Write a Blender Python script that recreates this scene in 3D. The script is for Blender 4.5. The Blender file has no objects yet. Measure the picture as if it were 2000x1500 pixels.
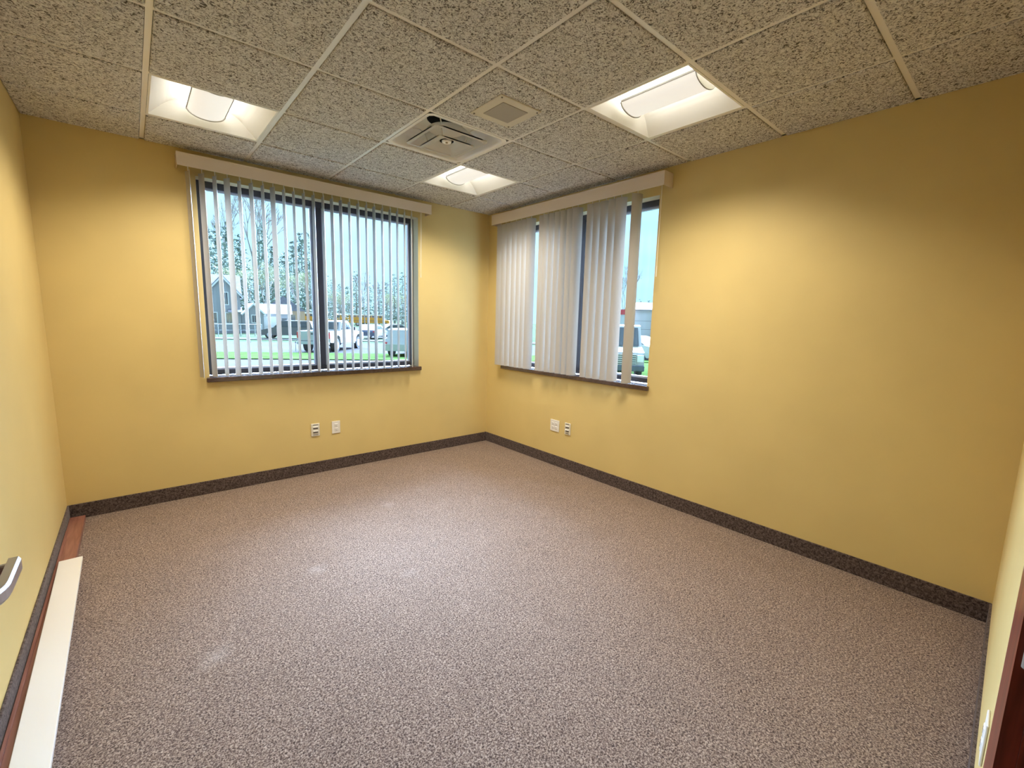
import bpy, bmesh, math, random
from mathutils import Vector, Matrix
import numpy as np

R_ = math.radians
scn = bpy.context.scene
COL = scn.collection

# ------------------------------------------------------------------ camera
CAM = np.array([3.10888, 4.09071, 1.41563])
YAW, PITCH, ROLL, FPX = R_(229.46945), R_(-8.13794), R_(1.45475), 865.09
_f = np.array([math.cos(PITCH) * math.cos(YAW), math.cos(PITCH) * math.sin(YAW), math.sin(PITCH)])
_r = np.cross(_f, [0, 0, 1]); _r /= np.linalg.norm(_r)
_u = np.cross(_r, _f)
RIGHT = math.cos(ROLL) * _r + math.sin(ROLL) * _u
UP = -math.sin(ROLL) * _r + math.cos(ROLL) * _u
cd = bpy.data.cameras.new('camera')
cam = bpy.data.objects.new('camera', cd)
COL.objects.link(cam)
cam.matrix_world = Matrix(((RIGHT[0], UP[0], -_f[0], CAM[0]), (RIGHT[1], UP[1], -_f[1], CAM[1]),
                           (RIGHT[2], UP[2], -_f[2], CAM[2]), (0, 0, 0, 1)))
cd.sensor_width = 36.0
cd.lens = FPX / 2000.0 * 36.0
cd.clip_start = 0.01
cd.clip_end = 2000
scn.camera = cam

# ------------------------------------------------------------------ world: bright overcast sky
SKY = (0.70, 1.12, 1.50)
SKY_STRENGTH = 1.0
w = bpy.data.worlds.new('overcast_sky')
scn.world = w
w.use_nodes = True
nt = w.node_tree
nt.nodes.clear()
out = nt.nodes.new('ShaderNodeOutputWorld')
bg = nt.nodes.new('ShaderNodeBackground')
tc = nt.nodes.new('ShaderNodeTexCoord')
nz = nt.nodes.new('ShaderNodeTexNoise'); nz.inputs['Scale'].default_value = 3.0; nz.inputs['Detail'].default_value = 5
mp = nt.nodes.new('ShaderNodeMapping'); mp.inputs['Scale'].default_value = (1, 1, 3.0)
cr = nt.nodes.new('ShaderNodeValToRGB')
cr.color_ramp.elements[0].position = 0.35; cr.color_ramp.elements[1].position = 0.68
cr.color_ramp.elements[0].color = (SKY[0] * .78, SKY[1] * .86, SKY[2] * .98, 1)
cr.color_ramp.elements[1].color = (SKY[0] * 1.12, SKY[1] * 1.05, SKY[2] * 1.0, 1)
bg.inputs['Strength'].default_value = SKY_STRENGTH
nt.links.new(tc.outputs['Generated'], mp.inputs['Vector'])
nt.links.new(mp.outputs['Vector'], nz.inputs['Vector'])
nt.links.new(nz.outputs['Fac'], cr.inputs['Fac'])
nt.links.new(cr.outputs['Color'], bg.inputs['Color'])
nt.links.new(bg.outputs['Background'], out.inputs['Surface'])

# hazy sun behind thin cloud, beyond the far corner of the room: very soft edged
SUN_ENERGY = 74.0
SUN_COLOR = (0.74, 1.0, 1.48)
SUN_DIR = Vector((0.56, 0.66, -0.46)).normalized()     # direction the light travels
SUN_SOFT = 100.0
sd = bpy.data.lights.new('hazy_sun', 'SUN')
sd.energy = SUN_ENERGY; sd.color = SUN_COLOR; sd.angle = R_(SUN_SOFT)
so = bpy.data.objects.new('hazy_sun', sd); COL.objects.link(so)
so.location = (-20, -30, 30)
so.rotation_euler = SUN_DIR.to_track_quat('-Z', 'Y').to_euler()

LAMP_COLOR = (1.0, 0.90, 0.745)
LAMP_POWER = 19.5
LENS_EMIT = 0.55
SLOT_EMIT = 11.0

scn.view_settings.view_transform = 'Standard'
scn.view_settings.look = 'None'
scn.view_settings.gamma = 1.0
scn.view_settings.use_curve_mapping = False
scn.view_settings.exposure = 0.3
try:
    scn.cycles.use_denoising = True
    scn.cycles.max_bounces = 10
    scn.cycles.diffuse_bounces = 6
    scn.cycles.transparent_max_bounces = 24
    scn.cycles.sample_clamp_indirect = 6.0
    scn.cycles.caustics_reflective = False
    scn.cycles.caustics_refractive = False
except Exception:
    pass

# ------------------------------------------------------------------ pixel rays (2000 x 1500 frame)
def ray(px, py):
    return RIGHT * ((px - 1000) / FPX) + UP * ((750 - py) / FPX) + _f

GZ = -0.85        # outdoor ground level
def ground(px, py, z=GZ):
    d = ray(px, py)
    t = (z - CAM[2]) / d[2]
    p = CAM + t * d
    return Vector((p[0], p[1], z))

def at_range(px, py, dist):
    d = ray(px, py)
    t = dist / math.hypot(d[0], d[1])
    p = CAM + t * d
    return Vector((p[0], p[1], p[2]))

# ------------------------------------------------------------------ mesh helpers
def bm_new():
    return bmesh.new()

def box(bm, x0, x1, y0, y1, z0, z1):
    x0, x1 = sorted((x0, x1)); y0, y1 = sorted((y0, y1)); z0, z1 = sorted((z0, z1))
    v = [bm.verts.new(c) for c in ((x0, y0, z0), (x1, y0, z0), (x1, y1, z0), (x0, y1, z0),
                                   (x0, y0, z1), (x1, y0, z1), (x1, y1, z1), (x0, y1, z1))]
    for f in ((3, 2, 1, 0), (4, 5, 6, 7), (0, 1, 5, 4), (1, 2, 6, 5), (2, 3, 7, 6), (3, 0, 4, 7)):
        bm.faces.new([v[i] for i in f])
    return v

def bbox(bm, x0, x1, y0, y1, z0, z1, b=0.003, seg=1):
    """box with bevelled edges"""
    t = bm_new(); box(t, x0, x1, y0, y1, z0, z1)
    bmesh.ops.bevel(t, geom=list(t.edges), offset=b, segments=seg, profile=0.5, affect='EDGES')
    join(bm, t)

def join(bm, t, mat=None):
    if mat is not None:
        bmesh.ops.transform(t, matrix=mat, verts=list(t.verts))
    me = bpy.data.meshes.new('tmp'); t.to_mesh(me); t.free()
    bm.from_mesh(me); bpy.data.meshes.remove(me)

def prism(bm, pts, axis, a0, a1):
    """extrude a polygon; pts are the two other coords in order (axis x:(y,z) y:(x,z) z:(x,y))"""
    def mk(p, a):
        return {'x': (a, p[0], p[1]), 'y': (p[0], a, p[1]), 'z': (p[0], p[1], a)}[axis]
    A = [bm.verts.new(mk(p, a0)) for p in pts]
    B = [bm.verts.new(mk(p, a1)) for p in pts]
    n = len(pts)
    bm.faces.new(A); bm.faces.new(list(reversed(B)))
    for i in range(n):
        bm.faces.new((A[i], B[i], B[(i + 1) % n], A[(i + 1) % n]))

def tube(bm, p0, p1, r0, r1=None, seg=10, caps=True):
    r1 = r0 if r1 is None else r1
    p0 = Vector(p0); p1 = Vector(p1)
    d = (p1 - p0).normalized()
    a = d.orthogonal().normalized(); b = d.cross(a)
    A, B = [], []
    for i in range(seg):
        t = 2 * math.pi * i / seg
        o = a * math.cos(t) + b * math.sin(t)
        A.append(bm.verts.new(p0 + o * r0)); B.append(bm.verts.new(p1 + o * r1))
    for i in range(seg):
        bm.faces.new((A[i], A[(i + 1) % seg], B[(i + 1) % seg], B[i]))
    if caps:
        bm.faces.new(list(reversed(A))); bm.faces.new(B)

def path_tube(bm, pts, r, seg=8):
    pts = [Vector(p) for p in pts]
    rings = []
    for i, p in enumerate(pts):
        d = (pts[min(i + 1, len(pts) - 1)] - pts[max(i - 1, 0)]).normalized()
        up = Vector((0, 0, 1)) if abs(d.z) < .9 else Vector((1, 0, 0))
        a = d.cross(up).normalized(); b = d.cross(a)
        rings.append([bm.verts.new(p + (a * math.cos(2 * math.pi * k / seg) + b * math.sin(2 * math.pi * k / seg)) * r) for k in range(seg)])
    for q in range(len(rings) - 1):
        for k in range(seg):
            bm.faces.new((rings[q][k], rings[q][(k + 1) % seg], rings[q + 1][(k + 1) % seg], rings[q + 1][k]))
    bm.faces.new(list(reversed(rings[0]))); bm.faces.new(rings[-1])

def mk(name, bm, mat, parent=None, smooth=False, recalc=True):
    if recalc:
        bmesh.ops.recalc_face_normals(bm, faces=list(bm.faces))
    me = bpy.data.meshes.new(name)
    bm.to_mesh(me); bm.free()
    if mat is not None:
        me.materials.append(mat)
    if smooth:
        me.polygons.foreach_set('use_smooth', [True] * len(me.polygons))
    o = bpy.data.objects.new(name, me)
    COL.objects.link(o)
    if parent is not None:
        o.parent = parent
    return o

def boxo(name, mat, parent, *c, b=0.0, seg=1):
    bm = bm_new()
    if b > 0: bbox(bm, *c, b=b, seg=seg)
    else: box(bm, *c)
    return mk(name, bm, mat, parent)

def empty(name, loc=(0, 0, 0), rz=0.0, label=None, cat=None, group=None, kind=None):
    o = bpy.data.objects.new(name, None)
    o.empty_display_size = 0.1
    COL.objects.link(o)
    o.location = loc; o.rotation_euler = (0, 0, rz)
    return tag(o, label, cat, group, kind)

def tag(o, label=None, cat=None, group=None, kind=None):
    if label: o['label'] = label
    if cat: o['category'] = cat
    if group: o['group'] = group
    if kind: o['kind'] = kind
    return o

def copy_tree(o, parent=None):
    c = o.copy(); COL.objects.link(c); c.parent = parent
    for ch in list(o.children):
        copy_tree(ch, c)
    return c

# ------------------------------------------------------------------ materials
def pmat(name, col, rough=0.6, metal=0.0, spec=0.5, var=None, bump=None, coat=0.0):
    """var=(scale, amount, detail) colour mottling; bump=(scale, strength, distance)"""
    m = bpy.data.materials.new(name); m.use_nodes = True
    nt = m.node_tree; p = nt.nodes['Principled BSDF']
    p.inputs['Base Color'].default_value = (*col, 1)
    p.inputs['Roughness'].default_value = rough
    p.inputs['Metallic'].default_value = metal
    p.inputs['Specular IOR Level'].default_value = spec
    if coat: p.inputs['Coat Weight'].default_value = coat
    tcn = nt.nodes.new('ShaderNodeTexCoord')
    if var:
        n = nt.nodes.new('ShaderNodeTexNoise'); n.inputs['Scale'].default_value = var[0]
        n.inputs['Detail'].default_value = var[2] if len(var) > 2 else 3
        r = nt.nodes.new('ShaderNodeValToRGB')
        a = var[1]
        r.color_ramp.elements[0].position = .3; r.color_ramp.elements[1].position = .7
        r.color_ramp.elements[0].color = (*[c * (1 - a) for c in col], 1)
        r.color_ramp.elements[1].color = (*[min(1, c * (1 + a)) for c in col], 1)
        nt.links.new(tcn.outputs['Object'], n.inputs['Vector'])
        nt.links.new(n.outputs['Fac'], r.inputs['Fac'])
        nt.links.new(r.outputs['Color'], p.inputs['Base Color'])
    if bump:
        n2 = nt.nodes.new('ShaderNodeTexNoise'); n2.inputs['Scale'].default_value = bump[0]
        n2.inputs['Detail'].default_value = 3
        bn = nt.nodes.new('ShaderNodeBump'); bn.inputs['Strength'].default_value = bump[1]
        bn.inputs['Distance'].default_value = bump[2]
        nt.links.new(tcn.outputs['Object'], n2.inputs['Vector'])
        nt.links.new(n2.outputs['Fac'], bn.inputs['Height'])
        nt.links.new(bn.outputs['Normal'], p.inputs['Normal'])
    return m

def emat(name, col, strength):
    m = bpy.data.materials.new(name); m.use_nodes = True
    p = m.node_tree.nodes['Principled BSDF']
    p.inputs['Base Color'].default_value = (.85, .85, .82, 1)
    p.inputs['Roughness'].default_value = .45
    p.inputs['Emission Color'].default_value = (*col, 1)
    p.inputs['Emission Strength'].default_value = strength
    return m

PAINT = (0.69, 0.54, 0.23)
M = {}
M['wall'] = pmat('ochre_wall_paint', PAINT, rough=.55, spec=.35, var=(2.5, .03, 2), bump=(420, .12, .002))
M['soffit'] = pmat('cream_return_paint', (.72, .62, .40), rough=.5)
M['ceil_slab'] = pmat('plenum_dark', (.08, .08, .08), rough=.9)
M['tee'] = pmat('grid_tee_white', (.84, .83, .81), rough=.28)
M['valance'] = pmat('valance_vinyl', (.74, .65, .56), rough=.45, bump=(300, .05, .001))
M['headrail'] = pmat('headrail_metal', (.55, .47, .38), rough=.5)
M['bronze'] = pmat('dark_bronze_aluminium', (.030, .030, .042), rough=.38, spec=.6)
M['bead'] = pmat('grey_glazing_bead', (.40, .41, .46), rough=.4)
M['sill'] = pmat('dark_laminate_sill', (.075, .042, .034), rough=.22, spec=.7, var=(60, .25, 3), coat=.4)
M['white_plastic'] = pmat('white_plastic', (.80, .79, .76), rough=.35)
M['ivory_plastic'] = pmat('ivory_plastic', (.74, .72, .62), rough=.35)
M['slot'] = pmat('dark_slot', (.05, .05, .05), rough=.6)
M['troffer'] = pmat('white_enamel_reflector', (.88, .88, .84), rough=.5)
M['troffer_grey'] = pmat('grey_lens_end_cap', (.35, .35, .34), rough=.5)
M['diffuser'] = pmat('white_enamel_diffuser', (.88, .87, .84), rough=.42)
M['duct'] = pmat('dark_duct', (.035, .045, .06), rough=.7)
M['speaker_plate'] = pmat('speaker_plate_cream', (.66, .62, .52), rough=.5)
M['speaker_grille'] = pmat('speaker_grille_grey', (.42, .39, .34), rough=.6, bump=(900, .6, .002))
M['screw'] = pmat('screw_steel', (.25, .23, .20), rough=.4, metal=.7)
M['steel'] = pmat('satin_steel', (.55, .56, .60), rough=.28, metal=1.0)
M['chrome_dull'] = pmat('strike_metal', (.42, .41, .38), rough=.4, metal=.9)
M['white_board'] = pmat('white_melamine_board', (.80, .79, .75), rough=.32, spec=.5)
M['cord'] = pmat('cream_cord', (.72, .66, .50), rough=.6)

def wood(name, c0, c1, scale=14, rough=.35):
    m = bpy.data.materials.new(name); m.use_nodes = True
    nt = m.node_tree; p = nt.nodes['Principled BSDF']
    t = nt.nodes.new('ShaderNodeTexCoord'); mp = nt.nodes.new('ShaderNodeMapping')
    mp.inputs['Scale'].default_value = (scale, 1.2, scale) if scale > 0 else (-scale, -scale, 1.2)
    n = nt.nodes.new('ShaderNodeTexNoise'); n.inputs['Scale'].default_value = 3.5; n.inputs['Detail'].default_value = 5
    n.inputs['Distortion'].default_value = .6
    r = nt.nodes.new('ShaderNodeValToRGB')
    r.color_ramp.elements[0].position = .32; r.color_ramp.elements[1].position = .7
    r.color_ramp.elements[0].color = (*c0, 1); r.color_ramp.elements[1].color = (*c1, 1)
    nt.links.new(t.outputs['Object'], mp.inputs['Vector']); nt.links.new(mp.outputs['Vector'], n.inputs['Vector'])
    nt.links.new(n.outputs['Fac'], r.inputs['Fac']); nt.links.new(r.outputs['Color'], p.inputs['Base Color'])
    p.inputs['Roughness'].default_value = rough; p.inputs['Coat Weight'].default_value = .2
    return m
M['mahogany'] = wood('mahogany_door_trim', (.10, .018, .010), (.30, .060, .032), scale=-14)
M['red_board'] = wood('reddish_wood_board', (.20, .075, .052), (.34, .15, .11), scale=14, rough=.4)
M['door'] = wood('door_veneer', (.10, .028, .016), (.20, .06, .035), scale=-10)

def carpet_mat(name, cols, scale, bump_d, stains=()):
    m = bpy.data.materials.new(name); m.use_nodes = True
    nt = m.node_tree; p = nt.nodes['Principled BSDF']; L = nt.links.new
    t = nt.nodes.new('ShaderNodeTexCoord')
    n = nt.nodes.new('ShaderNodeTexNoise'); n.inputs['Scale'].default_value = scale; n.inputs['Detail'].default_value = 2.5
    n.inputs['Roughness'].default_value = .65; n.inputs['Distortion'].default_value = .8
    r = nt.nodes.new('ShaderNodeValToRGB')
    e = r.color_ramp.elements
    e[0].position = .37; e[0].color = (*cols[0], 1)
    e[1].position = .62; e[1].color = (*cols[2], 1)
    k = e.new(.49); k.color = (*cols[1], 1)
    L(t.outputs['Object'], n.inputs['Vector']); L(n.outputs['Fac'], r.inputs['Fac'])
    n3 = nt.nodes.new('ShaderNodeTexNoise'); n3.inputs['Scale'].default_value = 5; n3.inputs['Detail'].default_value = 3
    L(t.outputs['Object'], n3.inputs['Vector'])
    mr = nt.nodes.new('ShaderNodeMapRange'); mr.inputs['To Min'].default_value = .9; mr.inputs['To Max'].default_value = 1.1
    L(n3.outputs['Fac'], mr.inputs['Value'])
    mul = nt.nodes.new('ShaderNodeVectorMath'); mul.operation = 'SCALE'
    L(r.outputs['Color'], mul.inputs[0]); L(mr.outputs['Result'], mul.inputs['Scale'])
    last = mul.outputs['Vector']
    for (sx, sy, rad, amt) in stains:
        d = nt.nodes.new('ShaderNodeVectorMath'); d.operation = 'DISTANCE'
        nn = nt.nodes.new('ShaderNodeTexNoise'); nn.inputs['Scale'].default_value = 16
        L(t.outputs['Object'], nn.inputs['Vector'])
        L(t.outputs['Object'], d.inputs[0]); d.inputs[1].default_value = (sx, sy, 0)
        ad = nt.nodes.new('ShaderNodeMath'); ad.operation = 'MULTIPLY_ADD'
        L(nn.outputs['Fac'], ad.inputs[0]); ad.inputs[1].default_value = rad * 1.6; L(d.outputs['Value'], ad.inputs[2])
        m2 = nt.nodes.new('ShaderNodeMapRange'); m2.inputs['From Min'].default_value = rad * .85; m2.inputs['From Max'].default_value = rad * 2.0
        m2.inputs['To Min'].default_value = amt; m2.inputs['To Max'].default_value = 0
        L(ad.outputs['Value'], m2.inputs['Value'])
        mx = nt.nodes.new('ShaderNodeMix'); mx.data_type = 'RGBA'
        L(m2.outputs['Result'], mx.inputs['Factor']); L(last, mx.inputs['A']); mx.inputs['B'].default_value = (.62, .56, .53, 1)
        last = mx.outputs['Result']
    L(last, p.inputs['Base Color'])
    p.inputs['Roughness'].default_value = .95; p.inputs['Specular IOR Level'].default_value = .1
    p.inputs['Sheen Weight'].default_value = .15
    b = nt.nodes.new('ShaderNodeBump'); b.inputs['Strength'].default_value = .6; b.inputs['Distance'].default_value = bump_d
    L(n.outputs['Fac'], b.inputs['Height']); L(b.outputs['Normal'], p.inputs['Normal'])
    return m
STAINS = [(2.42, 1.63, .055, .16), (2.95, 2.05, .065, .16), (1.72, 1.05, .06, .11), (2.03, 1.98, .05, .09)]
M['carpet'] = carpet_mat('speckled_brown_carpet', ((.050, .030, .023), (.182, .124, .096), (.43, .332, .262)), 165, .005, STAINS)
M['base'] = carpet_mat('carpet_base_strip', ((.035, .024, .022), (.085, .06, .055), (.15, .115, .105)), 90, .003)

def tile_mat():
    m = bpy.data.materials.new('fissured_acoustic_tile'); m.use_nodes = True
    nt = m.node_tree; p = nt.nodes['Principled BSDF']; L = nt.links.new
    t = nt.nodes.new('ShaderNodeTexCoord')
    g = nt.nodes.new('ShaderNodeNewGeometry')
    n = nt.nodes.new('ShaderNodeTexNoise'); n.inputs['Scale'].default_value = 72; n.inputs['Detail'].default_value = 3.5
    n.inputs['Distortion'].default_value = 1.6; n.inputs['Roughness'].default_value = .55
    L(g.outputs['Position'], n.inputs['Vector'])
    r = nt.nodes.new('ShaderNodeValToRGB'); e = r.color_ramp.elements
    e[0].position = .375; e[0].color = (.15, .14, .13, 1)  # dark end paints the shade inside the pits into the tile colour
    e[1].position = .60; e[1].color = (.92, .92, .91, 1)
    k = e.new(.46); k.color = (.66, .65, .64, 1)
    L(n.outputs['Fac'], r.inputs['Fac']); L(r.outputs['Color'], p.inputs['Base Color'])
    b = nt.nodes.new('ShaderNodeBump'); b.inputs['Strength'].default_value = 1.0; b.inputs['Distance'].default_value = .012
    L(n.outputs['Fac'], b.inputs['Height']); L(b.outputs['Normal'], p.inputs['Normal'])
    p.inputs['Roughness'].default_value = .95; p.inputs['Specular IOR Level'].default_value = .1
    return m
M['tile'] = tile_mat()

def slat_mat():
    m = bpy.data.materials.new('cream_vinyl_slat'); m.use_nodes = True
    nt = m.node_tree; nt.nodes.clear(); L = nt.links.new
    o = nt.nodes.new('ShaderNodeOutputMaterial')
    p = nt.nodes.new('ShaderNodeBsdfPrincipled'); p.inputs['Base Color'].default_value = (.49, .47, .44, 1)
    p.inputs['Roughness'].default_value = .5
    t = nt.nodes.new('ShaderNodeBsdfTranslucent'); t.inputs['Color'].default_value = (.49, .47, .44, 1)
    mx = nt.nodes.new('ShaderNodeMixShader'); mx.inputs[0].default_value = .06
    tc = nt.nodes.new('ShaderNodeTexCoord'); mp = nt.nodes.new('ShaderNodeMapping')
    mp.inputs['Scale'].default_value = (160, 160, 22); mp.inputs['Rotation'].default_value = (.5, .5, 0)
    n = nt.nodes.new('ShaderNodeTexNoise'); n.inputs['Scale'].default_value = 1
    b = nt.nodes.new('ShaderNodeBump'); b.inputs['Strength'].default_value = .15; b.inputs['Distance'].default_value = .002
    L(tc.outputs['Object'], mp.inputs['Vector']); L(mp.outputs['Vector'], n.inputs['Vector'])
    L(n.outputs['Fac'], b.inputs['Height']); L(b.outputs['Normal'], p.inputs['Normal'])
    L(p.outputs[0], mx.inputs[1]); L(t.outputs[0], mx.inputs[2]); L(mx.outputs[0], o.inputs[0])
    return m
M['slat'] = slat_mat()

def glass_mat():
    m = bpy.data.materials.new('window_glass'); m.use_nodes = True
    nt = m.node_tree; nt.nodes.clear(); L = nt.links.new
    o = nt.nodes.new('ShaderNodeOutputMaterial')
    t = nt.nodes.new('ShaderNodeBsdfTransparent'); t.inputs['Color'].default_value = (.93, .97, .97, 1)
    g = nt.nodes.new('ShaderNodeBsdfGlossy'); g.inputs['Roughness'].default_value = .02
    f = nt.nodes.new('ShaderNodeFresnel'); f.inputs['IOR'].default_value = 1.25
    mx = nt.nodes.new('ShaderNodeMixShader')
    L(f.outputs[0], mx.inputs[0]); L(t.outputs[0], mx.inputs[1]); L(g.outputs[0], mx.inputs[2]); L(mx.outputs[0], o.inputs[0])
    return m
M['glass'] = glass_mat()
M['lamp_slot'] = emat('lamp_slot_glow', (1.0, .95, .86), SLOT_EMIT)
M['lens'] = emat('lamp_lens', (1.0, .96, .88), LENS_EMIT)
M['lens'].node_tree.nodes['Principled BSDF'].inputs['Base Color'].default_value = (.55, .54, .51, 1)

# outdoor materials
M['asphalt'] = pmat('pale_asphalt', (.078, .074, .076), spec=0.0, rough=.9, var=(.6, .08, 4))
M['concrete'] = pmat('concrete_kerb', (.095, .09, .085), spec=0.0, rough=.9, var=(1.5, .06, 3))
M['grass'] = pmat('spring_grass', (.052, .088, .026), spec=0.0, rough=.95, var=(2.2, .25, 5))
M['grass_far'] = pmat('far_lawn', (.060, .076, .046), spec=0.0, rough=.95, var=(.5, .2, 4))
M['siding'] = pmat('grey_blue_siding', (.34, .33, .34), rough=.8)
M['roof_shingle'] = pmat('roof_shingles', (.17, .16, .18), rough=.9, var=(3, .15, 4))
M['trim_white'] = pmat('white_house_trim', (.75, .73, .70), rough=.7)
M['dark_glass'] = pmat('dark_glass', (.05, .055, .06), rough=.1, spec=.8)
M['car_white'] = pmat('white_car_paint', (.40, .39, .38), rough=.25, coat=.6)
M['car_blue'] = pmat('dark_blue_car_paint', (.05, .06, .10), rough=.25, coat=.6)
M['car_grey'] = pmat('charcoal_car_paint', (.10, .095, .09), rough=.3, coat=.6)
M['car_silver'] = pmat('silver_car_paint', (.42, .41, .40), rough=.3, coat=.6)
M['bus_yellow'] = pmat('school_bus_yellow', (.62, .26, .010), rough=.35)
M['bus_white'] = pmat('bus_roof_white', (.68, .65, .60), rough=.4)
M['rubber'] = pmat('tyre_rubber', (.035, .035, .036), rough=.8)
M['rim'] = pmat('alloy_rim', (.45, .45, .46), rough=.35, metal=.6)
M['tail_red'] = pmat('red_tail_light', (.55, .03, .03), rough=.3)
M['black_trim'] = pmat('black_trim', (.05, .05, .055), rough=.5)
M['needles'] = pmat('spruce_needles', (.17, .21, .17), rough=.9, var=(.8, .4, 3))
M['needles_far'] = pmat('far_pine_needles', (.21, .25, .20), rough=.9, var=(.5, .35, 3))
M['bark'] = pmat('grey_bark', (.24, .22, .20), rough=.95)
M['bud'] = pmat('spring_buds', (.34, .36, .22), rough=.9)
M['galv'] = pmat('galvanised_steel', (.36, .37, .38), rough=.5, metal=.3)
M['metal_wall'] = pmat('white_metal_siding', (.58, .57, .56), rough=.6)
M['metal_grey'] = pmat('grey_metal_trim', (.30, .29, .29), rough=.6)
M['sign_red'] = pmat('red_fascia', (.60, .035, .04), rough=.5)
M['orange_roof'] = pmat('tan_house_siding', (.50, .33, .20), rough=.8)

# ================================================================== ROOM SHELL
H = 2.565
WX = 3.534           # left wall plane
NY0, NYS = 4.114, .0138   # front wall plane y = NY0 + NYS * x (very slightly out of square)
TOP = 2.92
T = .20
def ny(x): return NY0 + NYS * x

OA = (.885, 2.685, .922, 2.398)      # opening in the back wall (x0,x1,z0,z1)
OB = (.300, 2.120, .922, 2.385)      # opening in the right wall (y0,y1,z0,z1)

bm = bm_new()
box(bm, -T, WX + T, -T, 0, -.05, OA[2]); box(bm, -T, WX + T, -T, 0, OA[3], TOP)
box(bm, -T, OA[0], -T, 0, OA[2], OA[3]); box(bm, OA[1], WX + T, -T, 0, OA[2], OA[3])
wall_back = tag(mk('wall_back', bm, M['wall']), 'ochre painted wall with the open-slatted window', kind='structure')
bm = bm_new()
box(bm, -T, 0, 0, 4.5, -.05, OB[2]); box(bm, -T, 0, 0, 4.5, OB[3], TOP)
box(bm, -T, 0, 0, OB[0], OB[2], OB[3]); box(bm, -T, 0, OB[1], 4.5, OB[2], OB[3])
wall_right = tag(mk('wall_right', bm, M['wall']), 'ochre painted wall with the closed blind', kind='structure')
bm = bm_new(); box(bm, WX, WX + T, 0, 6.2, -.05, TOP)
wall_left = tag(mk('wall_left', bm, M['wall']), 'pale lit wall on the left edge', kind='structure')

JX0, JX1, DH = 2.239, 3.315, 2.12     # door opening in the front wall
bm = bm_new()
def slab(bm, x0, x1, z0, z1):
    prism(bm, [(x0, ny(x0)), (x1, ny(x1)), (x1, ny(x1) + .13), (x0, ny(x0) + .13)], 'z', z0, z1)
slab(bm, -.0, JX0 - .02, -.05, TOP); slab(bm, JX1 + .02, WX, -.05, TOP); slab(bm, JX0 - .02, JX1 + .02, DH + .02, TOP)
wall_front = tag(mk('wall_front', bm, M['wall']), 'wall beside the doorway', kind='structure')
bm = bm_new(); box(bm, -T, WX + T, 6.2, 6.4, -.05, TOP)
tag(mk('wall_hall', bm, M['wall']), kind='structure')
bm = bm_new(); box(bm, .8, 1.0, 4.32, 6.2, -.05, TOP)
tag(mk('wall_hall_end', bm, M['wall']), kind='structure')

bm = bm_new(); box(bm, -T, WX + T, -T, 6.4, -.12, 0)
floor = tag(mk('floor', bm, M['carpet']), 'speckled brown carpet', kind='structure')

bm = bm_new(); box(bm, -T, WX + T, -T, 6.4, H + .23, TOP)
ceiling = tag(mk('ceiling', bm, M['ceil_slab']), 'suspended acoustic tile ceiling', kind='structure')
bm = bm_new(); box(bm, .8, WX, ny(2) + .14, 6.2, 2.5, 2.56)
tag(mk('ceiling_hall', bm, M['soffit']), kind='structure')

# -- ceiling grid
G = .6096
X0, Y0 = .5331, .5106
LX = [X0 + i * G for i in range(5)]
MY = [Y0 + i * G for i in range(6)]
xe = [0] + LX + [WX]
ye = [0] + MY + [NY0 + .02]
TW = .0242            # tee face width
TZ = H + .008         # tee face sits above the tile face (tegular edge)
for x in LX:
    boxo('ceiling_tee', M['tee'], ceiling, x - TW / 2, x + TW / 2, 0.0, NY0 + .02, TZ, TZ + .03)
for j, y in enumerate(MY):
    for i in range(len(xe) - 1):
        a = xe[i] + (TW / 2 if i else 0); b = xe[i + 1] - (TW / 2 if i < len(xe) - 2 else 0)
        boxo('cross_tee', M['tee'], ceiling, a, b, y - TW / 2, y + TW / 2, TZ, TZ + .03)
# wall angle around the edge
boxo('wall_angle', M['tee'], ceiling, 0, WX, 0, .022, TZ, TZ + .004)
boxo('wall_angle', M['tee'], ceiling, 0, .022, .022, 4.11, TZ, TZ + .004)
boxo('wall_angle', M['tee'], ceiling, WX - .022, WX, .022, 4.15, TZ, TZ + .004)
boxo('wall_angle', M['tee'], ceiling, .022, WX - .022, NY0 - .005, NY0 + .02, TZ, TZ + .004)

LIGHT_CELLS = {(4, 1): 0, (1, 4): 1, (1, 1): 2}     # (column, row)
DIFF_CELL = (2, 2)
tile_cache = {}
def tile(i, j):
    x0, x1, y0, y1 = xe[i], xe[i + 1], ye[j], ye[j + 1]
    g = TW / 2 + .002
    sx = (x1 - x0) - 2 * g + (.011 if i == 0 else 0) + (.011 if i == len(xe) - 2 else 0)
    sy = (y1 - y0) - 2 * g + (.011 if j == 0 else 0) + (.011 if j == len(ye) - 2 else 0)
    cx = (x0 + x1) / 2 - (.0055 if i == 0 else 0) + (.0055 if i == len(xe) - 2 else 0)
    cy = (y0 + y1) / 2 - (.0055 if j == 0 else 0) + (.0055 if j == len(ye) - 2 else 0)
    k = (round(sx, 4), round(sy, 4))
    if k not in tile_cache:
        bm = bm_new()
        hx, hy = sx / 2, sy / 2
        lv = [(hx, hy, .012), (hx, hy, .0035), (hx - .004, hy - .004, 0)]
        rings = [[bm.verts.new((s * a, t * b, c)) for s, t in ((-1, -1), (1, -1), (1, 1), (-1, 1))] for a, b, c in lv]
        for q in range(2):
            for n in range(4):
                bm.faces.new((rings[q][n], rings[q][(n + 1) % 4], rings[q + 1][(n + 1) % 4], rings[q + 1][n]))
        bm.faces.new(rings[2]); bm.faces.new(list(reversed(rings[0])))
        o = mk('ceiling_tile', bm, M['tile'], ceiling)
        tile_cache[k] = o
    else:
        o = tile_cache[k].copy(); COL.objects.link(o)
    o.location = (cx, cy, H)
    return o
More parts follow.
